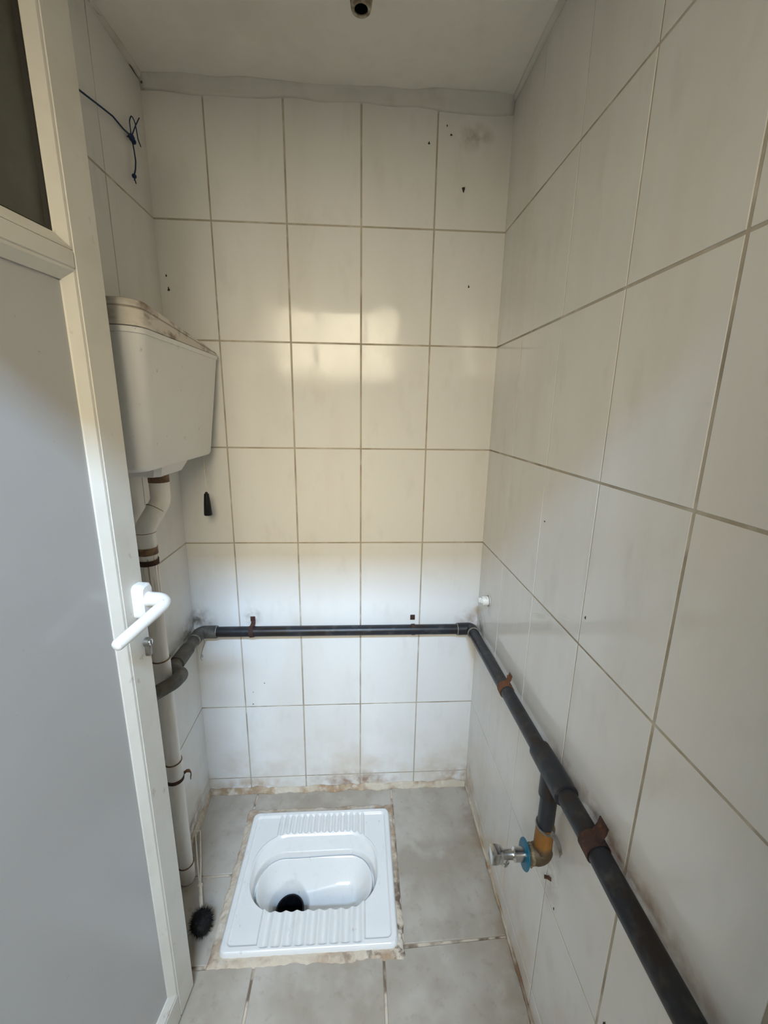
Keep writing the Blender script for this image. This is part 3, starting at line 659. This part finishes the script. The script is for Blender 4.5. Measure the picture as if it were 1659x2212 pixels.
# ------------------------------------------------------------------ angle valve
VX, VZ = XRP-.0350, .4865
av = tag(empty('angle_valve', (VX, TY, VZ)), 'small chrome angle valve with blue disc on the brass elbow', 'tap')
tl = Vector((-1, 0, .05)).normalized(); vo = Vector((VX, TY, VZ))
bm = nb(); lathe(bm, vo, (-1, .05, .12), [(0, .020), (0, .0275), (.0012, .0290), (.0028, .0280), (.004, .023), (.0046, .014)], 40); link('wall_disc', bm, 'blue', av, 40)
bm = nb(); lathe(bm, vo+tl*.002, tl, [(0, .0125), (.001, .0135), (.022, .0135), (.024, .0105), (.027, .0095), (.045, .0095), (.0465, .012), (.050, .0125)], 28); link('valve_body', bm, 'chrome', av, 40)
bm = nb(); lathe(bm, vo+tl*.038, (-.25, 0, -1), [(0, .0075), (.016, .0080), (.0165, .0095), (.023, .0095), (.024, .0080), (.0235, .0055)], 24); link('outlet', bm, 'chrome', av, 40)
bm = nb(); q = tl.to_track_quat('Z', 'Y').to_matrix().to_4x4()
MM = Matrix.Translation(vo+tl*.050) @ q
lathe(bm, vo+tl*.050, tl, [(0, .0155), (.0015, .0165), (.006, .0165), (.007, .015)], 30)
box(bm, (-.0120, -.0150, .006), (.0120, .0150, .0235), .0025, MM); link('valve_knob', bm, 'chrome', av, 40)

# ------------------------------------------------------------------ small things
# broken plug on the right wall
wc = tag(empty('wall_plug', (XR, -.102, .803)), 'small broken off white pipe plug on right wall above pipe corner', 'plug')
bm = nb(); lathe(bm, (XR+.0002, -.105, .803), (-1, 0, 0), [(0, .0165), (.002, .0165), (.0025, .0148), (.021, .0150), (.023, .0135), (.019, .011)], 28); link('plug_body', bm, 'cap', wc, 40)
bm = nb(); lathe(bm, (XR-.017, -.105, .803), (-1, 0, 0), [(0, .0095), (.009, .0100), (.0105, .008)], 20); box(bm, (XR-.033, -.108, .7985), (XR-.022, -.102, .8135), .002); link('plug_stem', bm, 'cap', wc, 40)
bm = nb(); lathe(bm, (XR-.0022, -.105, .803), (-1, 0, 0), [(0, .0168), (.0010, .0170)], 28); link('joint_ring', bm, 'gasket', wc)
# rusty stub of an old clip below the valve
ob = tag(empty('iron_stub', (XR, -.629, .418)), 'rusty broken iron clip on right wall under brass elbow', 'clip')
bm = nb(); strap(bm, [(XR+.0005, -.637, .421), (XR-.006, -.633, .422), (XR-.009, -.627, .416), (XR-.006, -.622, .408)], (0, .3, 1), .008, .0016, (-1, 0, .2)); link('bent_strip', bm, 'rust', ob, 40)
bm = nb(); lathe(bm, (XR+.0005, -.628, .415), (-1, 0, 0), [(0, .0035), (.004, .0030), (.005, .0015)], 10); link('nail', bm, 'rust', ob, 40)
# thin loose wire on the back wall
bm = nb(); tube(bm, fillet([(-.5155, -.020, .642), (-.517, -.008, .618), (-.527, -.0035, .592), (-.5345, -.0030, .568), (-.5335, -.0030, .559), (-.528, -.003, .563), (-.530, -.003, .571), (-.535, -.003, .566), (-.537, -.003, .556), (-.532, -.003, .549)], .004, 4), .0006, 6)
wo = link('wire', bm, 'wire'); tag(wo, 'thin curled wire dangling under the left pipe elbow', 'wire')
# pipe stub in the ceiling
cs = tag(empty('ceiling_pipe_stub', (-.002, -.31, ZC)), 'grimy open pipe stub sticking down from the ceiling', 'pipe stub')
bm = nb(); lathe(bm, (-.002, -.31, ZC+.002), (0, 0, -1), [(0, .0235), (.034, .0235), (.036, .0225), (.037, .0205)], 30); link('collar', bm, 'gasket', cs, 40)
bm = nb(); lathe(bm, (-.002, -.31, ZC-.030), (0, 0, -1), [(0, .0225), (.008, .0228), (.030, .0195), (.034, .0180), (.0345, .0155), (.0335, .0130), (.010, .0118)], 30, True, False); link('nozzle', bm, 'stub', cs, 40)
bm = nb(); lathe(bm, (-.002, -.31, ZC-.0615), (0, 0, 1), [(0, .0126), (.008, .0118), (.018, .0112)], 24, False, True); link('bore', bm, 'black', cs, 40)
# blue string
bs = tag(empty('blue_string', (XL+.006, -.10, 1.99)), 'dark blue string knotted to a nail on the upper left wall', 'string')
x_ = XL+.010
bm = nb(); tube(bm, fillet([(XL+.004, -.44, 1.950), (x_+.004, -.36, 1.945), (x_+.002, -.295, 1.959), (x_, -.22, 1.977), (x_, -.178, 1.986), (x_, -.135, 1.986), (x_, -.100, 1.991)], .03, 6), .0019, 10); link('line', bm, 'string', bs, True)
bm = nb(); tube(bm, fillet([(x_, -.100, 1.990), (x_+.003, -.108, 2.018), (x_+.003, -.095, 2.036), (x_+.003, -.080, 2.030), (x_+.003, -.073, 1.998), (x_+.003, -.062, 1.990)], .012, 6), .0013, 8); tube(bm, fillet([(x_, -.098, 1.992), (x_+.004, -.082, 2.022), (x_+.005, -.060, 2.050)], .02, 5), .0013, 8); link('bow_loop', bm, 'string', bs, True)
bm = nb(); tube(bm, fillet([(x_, -.099, 1.988), (x_, -.093, 1.965), (x_, -.091, 1.945), (x_, -.097, 1.925), (x_, -.106, 1.910)], .02, 6), .0016, 8)
tube(bm, [(x_, -.107, 1.905), (x_+.001, -.110, 1.897)], .0012, 6); tube(bm, [(x_, -.107, 1.905), (x_+.001, -.104, 1.893)], .0012, 6); link('tail', bm, 'string', bs, True)
def knot(c, r, seed):
    bm = nb(); c = Vector(c)
    for k in range(4):
        random.seed(seed+k); ax = Vector((random.uniform(-1, 1), random.uniform(-1, 1), random.uniform(-1, 1))).normalized(); x = ax.orthogonal().normalized(); y = ax.cross(x)
        tube(bm, [c+(x*math.cos(a)+y*math.sin(a))*r*.6 for a in (2*math.pi*i/14 for i in range(15))], r*.45, 8, False)
    return link('knot', bm, 'string', bs, True)
knot((x_, -.100, 1.989), .0075, 3); knot((x_+.001, -.093, 1.984), .0055, 13); knot((x_, -.107, 1.907), .0050, 23)
bm = nb(); lathe(bm, (XL-.0005, -.100, 1.990), (1, 0, 0), [(0, .0012), (.013, .0012), (.0132, .003), (.0145, .0028)], 10); link('nail', bm, 'rust', bs)
# toilet brush lying on the floor
tb = tag(empty('toilet_brush', (-.424, -.432, 0)), 'black bristle toilet brush with cream loop handle lying on floor', 'brush')
A = Vector((-.424, -.432, .0375)); B = Vector((-.540, -.150, .0075)); dv = (B-A).normalized(); side = dv.cross(Vector((0, 0, 1))).normalized()
P = lambda t: A+(B-A)*t
bm = nb(); tube(bm, [P(.02), P(.10), P(.34)], [.0058, .0055, .0050], 14); lathe(bm, P(.335), dv, [(0, .005), (.001, .0075), (.006, .0075), (.007, .005)], 16); link('shaft', bm, 'ivory', tb, 40)
bm = nb(); tube(bm, fillet([P(.345)+side*.001, P(.60)+side*.0045, P(.985)+side*.0075, P(1.0), P(.985)-side*.0075, P(.60)-side*.0045, P(.345)-side*.001], .005, 5), .0024, 10); link('loop_handle', bm, 'ivory', tb, 40)
random.seed(21); bm = nb()
core = bmesh.ops.create_icosphere(bm, subdivisions=3, radius=1)['verts']
Q = dv.to_track_quat('Z', 'Y').to_matrix().to_4x4()
bmesh.ops.transform(bm, matrix=Matrix.Translation(A) @ Q @ Matrix.Diagonal((.026, .026, .030, 1)), verts=core)
for k in range(1500):
    v = Vector((random.gauss(0, 1), random.gauss(0, 1), random.gauss(0, 1))).normalized()
    d = (Q @ v); L_ = random.uniform(.029, .034)*(1.0+.12*abs(v.z)); jit = Vector((random.uniform(-1, 1), random.uniform(-1, 1), random.uniform(-1, 1)))*.006
    b0 = A+d*.022; tip = A+d*L_+jit; tip.z = max(tip.z, .0008); t = d.orthogonal().normalized()*.0006; s = d.cross(t)
    vs = [bm.verts.new(b0+t), bm.verts.new(b0-t*.5+s*.9), bm.verts.new(b0-t*.5-s*.9), bm.verts.new(tip)]
    bm.faces.new((vs[0], vs[1], vs[3])); bm.faces.new((vs[1], vs[2], vs[3])); bm.faces.new((vs[2], vs[0], vs[3]))
link('bristles', bm, 'bristle', tb)
